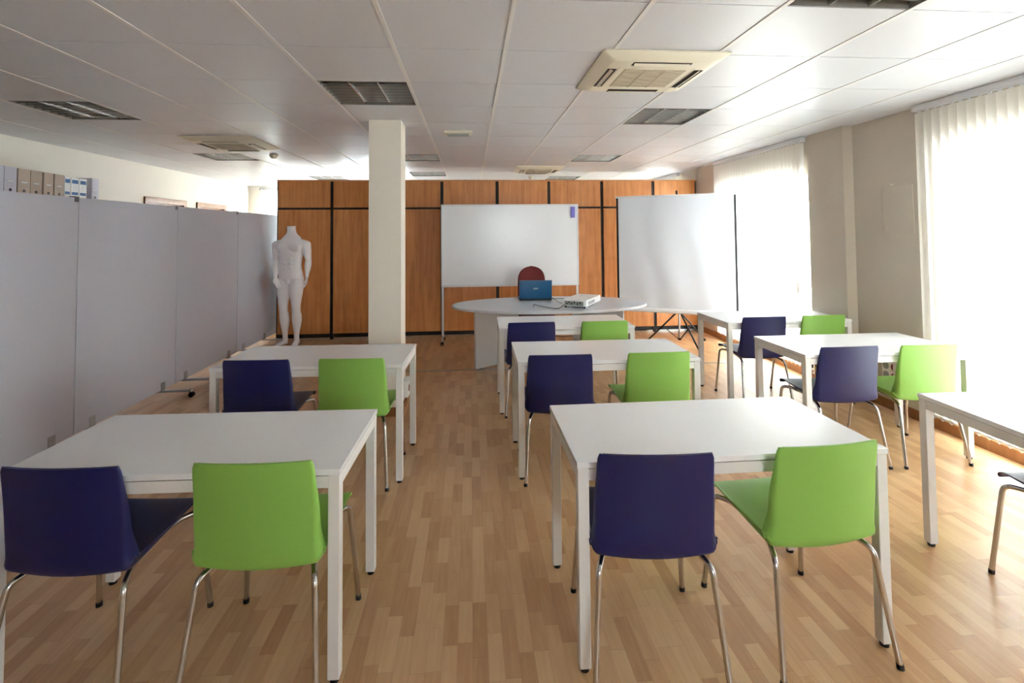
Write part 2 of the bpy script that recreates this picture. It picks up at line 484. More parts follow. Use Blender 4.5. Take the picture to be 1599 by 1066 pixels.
def make_ac(label, loc):
    t = thing('air_conditioner', label, 'air conditioner', loc, 0, 'cassette air conditioners')
    a = .365; c = .30
    m = MB()
    def sq(r, z, ch=.012): return [(-r+ch,-r,z),(r-ch,-r,z),(r,-r+ch,z),(r,r-ch,z),(r-ch,r,z),(-r+ch,r,z),(-r,r-ch,z),(-r,-r+ch,z)]
    m.rings([sq(a, -.002), sq(a, -.010), sq(a - .006, -.014), sq(c, -.042, .03), sq(c - .012, -.045, .03)])
    m.build('casing', M['ac'], t, smooth=20)
    g = MB(); g.box(-.185, .185, -.165, .165, -.049, -.044, .001)
    for i in range(1, 15):
        y = -.165 + i * .33 / 15; g.box(-.18, .18, y - .002, y + .002, -.0515, -.0488)
    for x in (-.062, .062): g.box(x - .004, x + .004, -.165, .165, -.0525, -.0488)
    g.build('grille', M['acgrille'], t, smooth=0)
    for s in (-1, 1):
        fr = MB(); fr.box(s*.225 - .001, s*.225 + .001, -.20, .20, -.0462, -.044); fr.build('panel_seam', M['acgrille'], t, smooth=0)
    for k in range(4):
        rz = k * pi / 2
        mt = Matrix.Rotation(rz, 4, 'Z')
        d = MB(); d.box(-.170, .170, .234, .288, -.0468, -.040)
        for v in d.bm.verts: v.co = mt @ v.co
        sl = d.build('air_slot', M['acdark'], t, smooth=0)
        f = MB(); f.obox((0, .264, -.0505), (.325, .020, .004), rx=.5)
        for v in f.bm.verts: v.co = mt @ v.co
        f.build('flap', M['ac'], sl, smooth=0)
    return t
A0 = make_ac('cream cassette air conditioner in the ceiling by the windows, largest of the three', (1.094, 2.96, H))
dup(A0, (-2.56, 5.50, H), 0, 'cream cassette air conditioner in the ceiling on the divider side of the column')
dup(A0, (1.06, 7.62, H), 0, 'small far cassette air conditioner in the ceiling above the whiteboard')

def detector(label, loc):
    t = thing('smoke_detector', label, 'smoke detector', loc, 0, 'smoke detectors')
    m = MB(); m.lathe([(.05, 0), (.052, -.012), (.05, -.016)]); m.build('base', M['beige'], t)
    m = MB(); m.lathe([(.046, -.014), (.045, -.024), (.03, -.042), (.022, -.048), (.012, -.05)]); m.build('sensor_head', M['beige'], t)
    return t
S0 = detector('round beige smoke detector in the ceiling near the mannequin', (-2.46, 6.35, H))
dup(S0, (1.086, 8.75, H), 0, 'tiny round smoke detector in the ceiling beyond the whiteboard')
t = thing('emergency_light', 'small cream emergency light on the ceiling beside the column', 'emergency light', (-.115, 4.83, H))
m = MB(); m.box(-.135, .135, -.06, .06, -.028, 0, .008); m.build('casing', M['beige'], t)
m = MB(); m.box(-.105, .105, -.045, .045, -.046, -.026, .008); m.build('lens', M['lens'], t)

# ------------------------------------------------------------------ vertical blinds
def blind(label, x, ya, yb, ztop, zbot, turn=10):
    t = thing('vertical_blind', label, 'blind', (x, ya, 0))
    L = yb - ya
    r = MB(); r.box(-.022, .022, 0, L, H - .05, H - .004, .003)
    r.box(-.030, .030, -.004, .02, H - .056, H - .004, .003)
    r.build('headrail', M['alu'], t)
    n = int(L / .0665); comb = [(.03, H - .054)]; s = MB(); hk = MB(); ch = MB()
    for i in range(n):
        y = .045 + i * (L - .09) / (n - 1); ang = radians(turn + rnd.uniform(-3, 3))
        w = .0445; pts = []
        for k in range(7):
            u = -1 + k / 3; b = .006 * (1 - u * u)
            px = u * w * sin(ang) - b * cos(ang); py = u * w * cos(ang) + b * sin(ang)
            pts.append((px, y + py))
        s.rings([[(px, py, z) for px, py in pts] for z in (zbot, ztop)], cap=False, closed=False)
        comb += [(y - .012, H - .054), (y - .012, ztop - .004), (y + .012, ztop - .004), (y + .012, H - .054)]
        if i:
            ch.tube([(.0, y0_, zbot + .012), (.0, (y0_ + y) / 2, zbot - .018), (.0, y, zbot + .012)], .0015, n=5)
        y0_ = y
        ch.box(-.004, .004, y - .04, y + .04, zbot - .004, zbot + .012)
    comb += [(L - .03, H - .054), (L - .03, H - .047), (.03, H - .047)]
    hk.rings([[(x_, y_, z_) for y_, z_ in comb] for x_ in (-.004, .004)])
    o = s.build('slat_curtain', M['slat'], t, smooth=60)
    hk.build('slat_hanger_strip', M['alu'], t, smooth=0)
    ch.build('bead_chain', M['alu'], t, smooth=0)
    return t
blind('white vertical blind on the window wall, closest to the tables', 3.585, .70, 3.69, 2.50, .12, 8)
b2 = blind('white vertical blind between projection screen and pilaster', 3.53, 4.955, 6.86, 2.50, .12, -17)
m = MB(); m.tube([(-.04, .07, 2.5), (-.045, .07, 1.0)], .0022, n=6); m.box(-.052, -.038, .063, .077, .9, 1.01, .003)
m.build('cord', M['beige'], b2)
blind('white vertical blind over the cabinets, only its rail showing', 3.53, 8.12, 9.95, 2.50, .12)

# ------------------------------------------------------------------ cabinets
xs = [-2.88, -2.078, -1.26, -.435, .41, 1.218, 2.055, 2.88, 3.585]
cl = ['wooden cabinet behind the mannequin, first from the divider',
      'wooden cabinet between mannequin and column', 'wooden cabinet partly hidden by the cream column',
      'wooden cabinet between the column and the whiteboard edge', 'wooden cabinet behind the left half of the whiteboard',
      'wooden cabinet behind the laptop and whiteboard eraser side', 'wooden cabinet between whiteboard and projection screen',
      'wooden cabinet mostly hidden by the projection screen, last before the window wall']
cl[3] = 'wooden cabinet behind the half of the whiteboard next to the column'
cl[3], cl[4], cl[5], cl[6], cl[7] = ('wooden cabinet behind the whiteboard edge on the column side',
    'wooden cabinet behind the middle of the whiteboard', 'wooden cabinet behind the whiteboard edge with the violet eraser',
    'wooden cabinet between the whiteboard and the middle of the projection screen', 'narrow wooden cabinet behind the projection screen, beside the window wall')
for i, (a, b) in enumerate(zip(xs, xs[1:])):
    w = b - a
    t = thing('cabinet', cl[i], 'cabinet', ((a + b) / 2, 7.58, 0), 0, 'row of wooden cabinets')
    x0, x1 = -w / 2, w / 2
    m = MB(); m.box(x0 + .0005, x1 - .0005, .004, .46, .085, 2.362)
    if i == 0: pass
    m.build('body', M['cabblack'], t, smooth=0)
    m = MB(); m.box(x0 + .0005, x1 - .0005, -.018, .46, 2.363, 2.384); m.build('top_board', M['cab'], t, smooth=0)
    g = .024
    m = MB(); m.box(x0 + g, x1 - g, -.016, .003, .088, 1.935, .0015); m.build('door', M['cab'], t, smooth=0)
    m = MB(); m.box(x0 + g, x1 - g, -.016, .003, 1.966, 2.361, .0015); m.build('door', M['cab'], t, smooth=0)
    for s in (-1, 1):
        xe = s * (w / 2 - .0115)
        m = MB(); m.box(xe - .011, xe + .011, 0, .05, 0, .0845); m.box(xe - .011, xe + .011, .41, .46, 0, .0845); m.build('leg', M['cabblack'], t, smooth=0)
    m = MB(); m.box(x0 + .0235, x1 - .0235, .03, .045, .022, .0845); m.build('plinth', M['cabblack'], t, smooth=0)

# ------------------------------------------------------------------ grey room divider
ys = [1.45, 2.72, 3.99, 5.262, 6.56, 7.83]
jx = [-3.0, -3.0, -3.0, -3.0, -2.995, -2.975]
dl = ['grey divider panel closest to the viewer, cut by the picture edge', 'grey divider panel below the row of file boxes',
      'grey divider panel beside the table in front of the column', 'grey divider panel between that table and the mannequin', 'grey divider panel next to the mannequin']
dl[3] = 'grey divider panel with a castor foot on bare floor, second from the mannequin'
dl[2] = 'grey divider panel between two dark seams, third from the mannequin'
dl[1] = 'grey divider panel below the file boxes, fourth from the mannequin'
for i in range(5):
    p0 = Vector((jx[i], ys[i], 0)); p1 = Vector((jx[i+1], ys[i+1], 0)); d = p1 - p0; L = d.length
    rz = atan2(d.y, d.x)            # local x runs along the panel
    t = thing('room_divider', dl[i], 'room divider', p0, rz, 'mobile grey divider panels')
    m = MB(); m.box(.004, L - .004, -.02, .02, .075, 1.862, .003); m.build('panel', M['divider'], t)
    if i < 4:
        m = MB()
        for z in (1.858,): m.box(L - .045, L - .003, -.022, .022, z - .03, z + .012, .002)
        m.build('hinge_clip', M['bracket'], t)
    for xx in (.18, L - (.20 if i < 4 else .45)):
        f = MB(); f.box(xx - .03, xx + .03, -.026, -.0205, .06, .15, .001); f.box(xx - .018, xx + .018, -.29, .29, .052, .072, .003)
        f.box(xx - .03, xx + .03, .0205, .026, .06, .15, .001)
        fo = f.build('foot', M['silver'], t)
        for s in (-1, 1):
            c = MB(); c.cyl((xx, s*.275, .03), (xx, s*.275, .075), .007)
            for q in (-1, 1): c.cyl((xx + q*.012 - .007, s*.29, .024), (xx + q*.012 + .007, s*.29, .024), .0238, n=18)
            c.build('caster', M['black'], fo)

# ------------------------------------------------------------------ tables
TW, TD, TH = 1.2, .595, .74
def make_table(label, loc, rz):
    t = thing('table', label, 'table', loc, rz, 'white classroom tables')
    m = MB(); m.box(0, TW, 0, TD, TH - .021, TH, .0015, 1); m.build('tabletop', M['top'], t, smooth=0)
    i = .003; lw = .041; z1 = TH - .0215
    a = MB(); w = .022; zb = TH - .066
    z1a = TH - .0255
    a.box(i + lw, TW - i - lw, i + .001, i + w, zb, z1a); a.box(i + lw, TW - i - lw, TD - i - w, TD - i - .001, zb, z1a)
    a.box(i + .001, i + w, i + lw, TD - i - lw, zb, z1a); a.box(TW - i - w, TW - i - .001, i + lw, TD - i - lw, zb, z1a)
    a.build('apron', M['apron'], t, smooth=0)
    for x in (i, TW - i - lw):
        for y in (i, TD - i - lw):
            l = MB(); l.box(x, x + lw, y, y + lw, .016, z1, .002, 1); lo = l.build('leg', M['apron'], t, smooth=0)
            f = MB(); f.cyl((x + lw/2, y + lw/2, 0), (x + lw/2, y + lw/2, .0155), .016, .0165, n=14)
            f.build('foot', M['black'], lo)
    return t
TT = [
    ('white table nearest the viewer in the middle row, navy chair before its aisle corner', .377, 1.776, .006),
    ('white table nearest the viewer beside the divider, cut by the picture edge chair', -1.662, 1.845, -.03),
    ('white table second in the middle row, between two other tables', .295, 3.160, -.016),
    ('white table in the middle row directly before the oval grey desk', .241, 4.290, -.017),
    ('white table in front of the column on the divider side', -1.632, 3.232, -.036),
    ('white table second in the window row, beside the wall sockets', 2.217, 3.146, .003),
    ('white table in the window row closest to the projection screen', 2.315, 4.312, .012),
    ('white table cut by the picture edge in the window row, closest to the viewer', 2.225, 1.768, -.05),
]
TT[1] = ('white table beside the divider, closest to the viewer', ) + TT[1][1:]
TT[0] = ('white table in the middle row, closest to the viewer and largest in view', ) + TT[0][1:]
T0 = None
for lab, x, y, r in TT:
    if T0 is None: T0 = make_table(lab, (x, y, 0), r)
    else: dup(T0, (x, y, 0), r, lab)

# ------------------------------------------------------------------ chairs
PROF = spline([(0, .222, .440), (0, .212, .453), (0, .175, .458), (0, .09, .450), (0, 0, .437), (0, -.09, .424), (0, -.145, .417), (0, -.184, .423),
               (0, -.206, .450), (0, -.217, .52), (0, -.223, .61), (0, -.232, .70), (0, -.245, .798)], 4)
def shell_section(lo, hi):
    n = len(PROF); NU = 18; WG = 4          # WG columns on each side form the turned-in wing
    def lerpk(k, t):
        for (a, wa), (b, wb) in zip(k, k[1:]):
            if t <= b:
                q = (t - a) / (b - a); q = q * q * (3 - 2 * q); return wa + (wb - wa) * q
        return k[-1][1]
    halfw = lambda t: lerpk([(0, .207), (.08, .216), (.3, .222), (.62, .226), (.8, .215), (1, .2055)], t)
    wing = lambda t: lerpk([(0, .004), (.15, .010), (.52, .044), (.66, .048), (.82, .024), (1, .010)], t)
    wide = lambda t: lerpk([(0, .012), (.3, .018), (.62, .032), (.8, .018), (1, .009)], t)
    def surf(i, j):
        t = i / (n - 1); p = PROF[i]
        d = PROF[min(i + 1, n - 1)] - PROF[max(i - 1, 0)]; d.normalize()
        nin = Vector((0, d.z, -d.y))
        hw = halfw(t); wg = wide(t); core = hw - wg
        if t > .965: core -= .008 * ((t - .965) / .035) ** 2
        jj = j - WG; nc = NU - 2 * WG
        if 0 <= jj <= nc: u = -1 + 2 * jj / nc; x = u * core; lift = 0
        else:
            k = (-jj if jj < 0 else jj - nc) / WG; sg = -1 if jj < 0 else 1
            u = sg; x = sg * (core + wg * sin(k * pi / 2)); lift = wing(t) * (1 - cos(k * pi / 2))
        back = min(1, max(0, (t - .55) / .2)); back = back * back * (3 - 2 * back)
        q = u * u
        r = Vector((x, p.y, p.z)) + nin * (lift + q * (.005 * (1 - back) * min(1, t / .12) + .026 * back))
        bow = max(0, 1 - abs(t - .6) / .16); r.z -= .010 * bow * (1 - q)
        r.z -= back * .008 * q * max(0, (t - .7) / .3)
        return r
    def nrm(i, j):
        a = surf(min(i + 1, n - 1), j) - surf(max(i - 1, 0), j); b = surf(i, min(j + 1, NU)) - surf(i, max(j - 1, 0))
        return b.cross(a).normalized()
    m = MB(); T = .010; rows = []
    for i in range(lo, hi + 1):
        top = [surf(i, j) for j in range(NU + 1)]
        bot = [surf(i, j) - nrm(i, j) * T * (.55 if j in (0, NU) else 1) for j in range(NU, -1, -1)]
        rows.append(top + bot)
    m.rings(rows)
    return m
NSPL = int((len(PROF) - 1) * .60)
def tube_leg(front, s):
    if front: pts = [(s*.238, .246, .006), (s*.209, .204, .416), (s*.178, .135, .4225)]
    else: pts = [(s*.230, -.248, .006), (s*.200, -.180, .383), (s*.176, -.122, .3955)]
    return bend(pts, .035, 6)
def make_chair(shell_mat, label, loc, rz, group):
    t = thing('chair', label, 'chair', loc, rz, group)
    shell_section(0, NSPL).build('seat', shell_mat, t, smooth=50)
    shell_section(NSPL, len(PROF) - 1).build('backrest', shell_mat, t, smooth=50)
    for s in (-1, 1):
        for front in (True, False):
            m = MB(); p = tube_leg(front, s); m.tube(p, .0105, n=12)
            lo = m.build('leg', M['chrome'], t, smooth=60)
            d = (p[1] - p[0]).normalized()
            f = MB(); f.cyl((p[0].x, p[0].y, 0), p[0] + d * .012, .0122, .012, n=14); f.build('foot_cap', M['black'], lo)
        m = MB(); m.tube([(s*.178, .1345, .4225), (s*.160, .06, .417), (s*.160, -.06, .402), (s*.176, -.1215, .3955)], .0105, n=12)
        m.build('seat_rail', M['chrome'], t, smooth=60)
    m = MB()
    for y, z in ((.09, .420), (-.08, .399)): m.tube([(-.16, y, z), (.16, y, z)], .008, n=10)
    m.build('cross_bar', M['chrome'], t, smooth=60)
    return t
R = radians
blue = [
    ('navy chair before the middle row table closest to the viewer', .659, 1.918, -4.2),
    ('navy chair beside the divider, cut by the picture edge', -1.365, 2.009, -5),
    ('navy chair at the second table of the middle row', .571, 3.325, -2),
    ('navy chair at the middle row table before the oval desk', .522, 4.462, 0),
    ('navy chair at the table in front of the column', -1.32, 3.400, -3),
    ('navy chair at the window row table beside the wall sockets', 2.51, 3.330, 0),
    ('navy chair at the window row table closest to the projection screen', 2.632, 4.478, 0),
    ('navy chair cut by the picture edge, only its seat corner and front leg showing', 2.592, 1.875, -2),
]
lime = [
    ('lime green chair before the middle row table closest to the viewer', 1.277, 1.935, 4.2),
    ('lime green chair before the divider side table closest to the viewer', -.737, 1.985, -2.5),
    ('lime green chair at the second table of the middle row', 1.205, 3.322, 0),
    ('lime green chair at the middle row table before the oval desk', 1.162, 4.448, 0),
    ('lime green chair at the table in front of the column', -.732, 3.372, -3.5),
    ('lime green chair at the window row table beside the wall sockets', 3.07, 3.322, 0),
    ('lime green chair at the window row table closest to the projection screen', 3.21, 4.495, 0),
]
for mat, lst, g in ((M['navy'], blue, 'navy plastic chairs'), (M['lime'], lime, 'lime green plastic chairs')):
    c0 = None
    for lab, x, y, r in lst:
        if c0 is None: c0 = make_chair(mat, lab, (x, y, 0), R(r), g)
        else: dup(c0, (x, y, 0), R(r), lab)

# ------------------------------------------------------------------ oval desk and what stands on it
DX, DY = .92, 5.735
t = thing('oval_desk', 'oval light grey desk on slanted panel legs before the whiteboard', 'desk', (DX, DY, 0))
m = MB(); A, B, n = 1.14, .62, 72
def ell(k, z): return [(A*k*cos(2*pi*i/n), B*k*sin(2*pi*i/n), z) for i in range(n)]
kk = 1 - .004
m.rings([ell(kk, .712), ell(1, .716), ell(1, .736), ell(kk, .74)])
m.build('desktop', M['desk'], t, smooth=30)
for s in (-1, 1):
    p0 = Vector((s * .875, -.02, 0)); p1 = Vector((s * .345, .34, 0)); d = p1 - p0; c = (p0 + p1) / 2
    m = MB(); m.obox((c.x, c.y, .358), (d.length, .032, .70), rz=atan2(d.y, d.x), bev=.0015); lo = m.build('leg_panel', M['desk'], t, smooth=0)
    f = MB()
    for q in (.12, .88):
        pp = p0 + d * q; f.cyl((pp.x, pp.y, 0), (pp.x, pp.y, .0075), .014, n=12)
    f.build('glide', M['black'], lo)
m = MB(); m.box(-.36, .36, .30, .32, .64, .711, .001); m.build('cross_beam', M['deskedge'], t, smooth=0)

t = thing('laptop', 'petrol blue laptop open on the oval desk, lid towards the tables', 'laptop', (.784, 5.965, .7405))
m = MB(); m.box(-.198, .198, 0, .255, .004, .026, .004)
for x in (-.17, .17):
    for y in (.03, .22): m.cyl((x, y, 0), (x, y, .005), .01, n=10)
m.build('base', M['black'], t)
m = MB(); m.box(-.175, .175, .07, .20, .0262, .0285, .0008); m.build('keyboard', M['bracket'], t, smooth=0)
lid = MB(); lid.box(-.199, .199, -.009, .003, 0, .222, .004)
mt = Matrix.Translation((0, .004, .026)) @ Matrix.Rotation(radians(4), 4, 'X')
for v in lid.bm.verts: v.co = mt @ v.co
lo = lid.build('lid', M['laptop'], t)
sc = MB(); sc.box(-.185, .185, .0032, .0042, .015, .208)
for v in sc.bm.verts: v.co = mt @ v.co
sc.build('screen', M['black'], lo, smooth=0)
def text(s, size, name, mat, parent, mtx):
    cu = bpy.data.curves.new(name, 'FONT'); cu.body = s; cu.size = size; cu.extrude = .0004; cu.align_x = 'CENTER'; cu.align_y = 'CENTER'; cu.shear = .25
    o = bpy.data.objects.new(name, cu); COL.objects.link(o)
    dg = bpy.context.evaluated_depsgraph_get(); me = bpy.data.meshes.new_from_object(o.evaluated_get(dg))
    COL.objects.unlink(o); bpy.data.objects.remove(o)
    me.name = name; me.transform(mtx); me.materials.clear(); me.materials.append(mat)
    q = bpy.data.objects.new(name, me); COL.objects.link(q); q.parent = parent
    return q
text('acer', .034, 'logo_lettering', M['tube'], lo, mt @ Matrix.Translation((0, -.0096, .125)) @ Matrix.Rotation(pi/2, 4, 'X'))

t = thing('projector', 'white projector standing on the oval desk beside the laptop', 'projector', (1.262, 5.56, .7405), radians(-31))
m = MB(); m.box(-.14, .14, -.27, .27, .018, .090, .014, 3); m.build('casing', M['white'], t)
m = MB(); m.box(-.112, .105, -.2725, -.268, .028, .074, .001)
m.build('rear_panel', M['lens'], t, smooth=0)
m = MB()
for i, x in enumerate((-.09, -.065, -.035, -.005, .03, .06)): m.box(x, x + .016, -.2745, -.2715, .040 + .012*(i % 2), .056 + .012*(i % 2))
m.build('port', M['black'], t, smooth=0)
m = MB()
for i in range(8): m.box(.139, .1412, -.20 + i*.03, -.185 + i*.03, .035, .07)
m.build('vent_slot', M['bracket'], t, smooth=0)
m = MB(); m.cyl((.03, .268, .055), (.03, .285, .055), .032, .03, n=24); m.build('lens_barrel', M['black'], t)
m = MB(); m.box(-.05, .05, .06, .15, .0895, .0915, .001); m.build('control_pad', M['alu'], t, smooth=0)
for x, y in ((-.11, -.24), (.11, -.24), (0, .22)):
    m = MB(); m.cyl((x, y, 0), (x, y, .019), .012, .01, n=12); m.build('foot', M['black'], t)

def cable(name, label, pts, r=.0035):
    m = MB(); m.tube(spline(pts, 8), r, n=8)
    return tag(m.build(name, M['black'], smooth=60), label, 'cable')
zd = .7405 + .0052
cable('video_cable', 'black cable looping over the desk front, from projector to desk edge',
      [(1.045, 5.42, .785), (1.00, 5.36, .765), (.955, 5.31, zd), (.90, 5.29, zd), (.83, 5.40, zd), (.76, 5.53, zd), (.72, 5.62, zd), (.70, 5.50, zd), (.69, 5.43, zd)])
cable('power_cable', 'thin black cable between laptop side and projector back',
      [(.995, 6.03, .756), (1.03, 6.0, zd), (1.03, 5.80, zd), (1.06, 5.60, zd), (1.02, 5.45, .758), (1.055, 5.445, .775)], .003)
cable('audio_cable', 'straight black cable behind the projector on the oval desk',
      [(.998, 6.08, .756), (1.05, 6.09, zd), (1.15, 6.07, zd), (1.17, 5.90, zd), (1.10, 5.60, .765), (1.07, 5.475, .78)], .003)
cable('extension_cord', 'black cord lying on the floor behind the oval desk',
      [(.95, 7.50, .006), (1.2, 7.46, .006), (1.35, 7.35, .006), (1.52, 7.38, .006), (1.75, 7.42, .006), (1.95, 7.50, .006)], .005)

# office chair
t = thing('office_chair', 'burgundy fabric office chair behind the laptop and oval desk', 'office chair', (.85, 6.62, 0), radians(4))
m = MB()
rows = []
for k in range(25):
    v = 1 - (1 - k / 24) ** 1.8; z = .60 + v * .50; w = .205 - .02 * v
    if v > .5: w *= max(.02, 1 - ((v - .5) / .5) ** 3.6) ** .5
    if v < .2: w *= .8 + v
    w = max(w, .02); y = .165 + .05 * v + .02 * sin(v * pi)
    th = .032 * (.5 + .5 * sin(min(1, (1 - abs(2*v - 1)) * 3) * pi / 2))
    rows.append([(w * cos(a) * (1 if abs(cos(a)) < .9 else 1), y - .04 * cos(a)**2 + th * sin(a), z) for a in (2*pi*i/20 for i in range(20))])
m.rings(rows); m.build('backrest', M['red'], t, smooth=60)
m = MB(); m.box(-.22, .22, -.30, .14, .43, .50, .03, 4); m.build('seat', M['red'], t)
m = MB(); m.tube(bend([(0, .0, .42), (0, .24, .42), (0, .265, .70)], .06), .016, n=12); m.build('back_bracket', M['black'], t)
m = MB(); m.cyl((0, -.06, .09), (0, -.06, .30), .026, n=16); m.cyl((0, -.06, .30), (0, -.06, .43), .015, n=16); m.build('gas_lift', M['black'], t)
for k in range(5):
    a = 2*pi*k/5 + .3; dx, dy = cos(a), sin(a)
    m = MB(); m.tube([(0, -.06, .10), (dx*.16, -.06 + dy*.16, .092), (dx*.28, -.06 + dy*.28, .068)], [.022, .018, .013], n=10); lo = m.build('base_arm', M['black'], t)
    c = MB()
    for q in (-1, 1): c.cyl((dx*.28 - dy*.012*q*1.6, -.06 + dy*.28 + dx*.012*q*1.6, .0265), (dx*.28 - dy*.004*q, -.06 + dy*.28 + dx*.004*q, .0265), .026, n=16)
    c.cyl((dx*.28, -.06 + dy*.28, .027), (dx*.28, -.06 + dy*.28, .07), .007, n=8)
    c.build('caster', M['black'], lo)

# ------------------------------------------------------------------ whiteboard and eraser
WX, WY = .575, 7.10
t = thing('whiteboard', 'large white marker board on castored metal feet before the cabinets', 'whiteboard', (WX, WY, 0))
hw = .995; z0, z1 = .800, 1.978
m = MB(); m.box(-hw + .015, hw - .015, -.012, .012, z0 + .015, z1 - .015); m.build('board', M['board'], t, smooth=0)
m = MB()
m.box(-hw, hw, -.018, .018, z0, z0 + .022, .003); m.box(-hw, hw, -.018, .018, z1 - .022, z1, .003)
m.box(-hw, -hw + .02, -.018, .018, z0, z1, .003); m.box(hw - .02, hw, -.018, .018, z0, z1, .003)
m.build('frame', M['alu'], t)
m = MB(); m.box(-hw + .03, hw - .03, -.022, -.012, z0 - .002, z0 + .006, .001); m.build('pen_tray', M['alu'], t, smooth=0)
for s in (-1, 1):
    x = s * (hw - .018)
    m = MB(); m.box(x - .016, x + .016, .0185, .048, .085, z1 - .06, .004); m.build('post', M['alu'], t)
    m = MB(); m.tube(bend([(x, -.15, .062), (x, -.06, .085), (x, .10, .085), (x, .22, .062)], .05), .016, n=10); fo = m.build('foot', M['alu'], t)
    for y in (-.15, .22):
        c = MB(); c.cyl((x, y, .026), (x, y, .058), .008, n=10)
        for q in (-1, 1): c.cyl((x + q*.013 - .008, y, .0255), (x + q*.013 + .008, y, .0255), .025, n=16)
        c.build('caster', M['black'], fo)
m = MB(); m.box(-.028, .028, -.034, -.0001, -.08, .08, .004)
m.mat(M['eraser'])
o = m.build('board_eraser', M['eraser'], None, (1.488, WY - .0124, 1.858))
tag(o, 'violet felt eraser stuck in the upper corner of the whiteboard', 'eraser')

# ------------------------------------------------------------------ projection screen on a tripod
P0 = Vector((2.079, 6.89, 0)); P1 = Vector((3.462, 6.17, 0)); d = (P1 - P0); L = d.length; rz = atan2(d.y, d.x)
PC = (P0 + P1) / 2
t = thing('projection_screen', 'white projection screen on a black tripod beside the window', 'projection screen', PC, rz)
hl = L / 2
m = MB(); NX, NZ = 40, 24; zb, zt = .515, 2.045
rows = []
for j in range(NZ + 1):
    v = j / NZ; z = zb + (zt - zb) * v
    front = []; rear = []
    for i in range(NX + 1):
        u = i / NX; x = -hl + .028 + (L - .056) * u
        y = .009 * sin(u * 9 + 2.2 * (1 - v)) * (1 - abs(2*u - 1)**3) * (.35 + .65*v) + .006 * sin(u * 21 + v * 5) * (1 - v*.6) * (1 - abs(2*u-1)**2)
        front.append((x, y, z)); rear.append((x, y + .0015, z))
    rows.append(front + rear[::-1])
m.rings(rows); fab = m.build('fabric', M['screen'], t, smooth=60)
for s in (-1, 1):
    b = MB(); xa, xb = sorted((s*hl, s*(hl - .0275))); b.box(xa, xb, -.001, .002, zb, zt); b.build('border', M['black'], fab, smooth=0)
m = MB(); m.box(-hl - .012, hl + .012, -.012, .012, zt + .0005, zt + .026, .006); m.build('top_bar', M['alu'], t)
m = MB(); m.rings([[(x, .005 + .032*cos(a), .482 + .032*sin(a)) for a in (pi/8 + k*pi/4 for k in range(8))] for x in (-hl - .02, hl + .02)])
m.build('roller_case', M['alu'], t, smooth=0)
py = .062
m = MB(); m.cyl((.04, py, .10), (.04, py, 2.03), .012, n=14); m.build('pole', M['steel'], t)
m = MB(); m.tube(bend([(.04, py, 2.03), (.04, py - .005, 2.11), (.04, py - .05, 2.12), (.04, py - .06, 2.09)], .03), .012, n=10); m.build('hook', M['black'], t)
m = MB(); m.cyl((.04, py, .445), (.04, py, .505), .024, n=16); m.cyl((.04, py, .088), (.04, py, .115), .018, n=14); m.build('collar', M['black'], t)
inv = Matrix.Rotation(-rz, 4, 'Z') @ Matrix.Translation(-PC)
top = Vector((.04, py, .468)); low = Vector((.04, py, .10))
for w in ((2.44, 6.80), (2.945, 6.215), (3.33, 6.86)):
    f = inv @ Vector((w[0], w[1], 0)); f.z = .014
    dv = Vector((f.x - top.x, f.y - top.y, 0)).normalized()
    a = top + dv * .022
    m = MB(); m.tube([a, f], .0115, n=10); lo = m.build('leg', M['black'], t)
    c = MB(); c.cyl((f.x, f.y, 0), (f.x, f.y, .03), .016, .013, n=12); c.build('foot', M['black'], lo)
    mid = a.lerp(f, .45)
    m = MB(); m.tube([low + dv * .016, mid], .006, n=8); m.build('brace', M['black'], t)

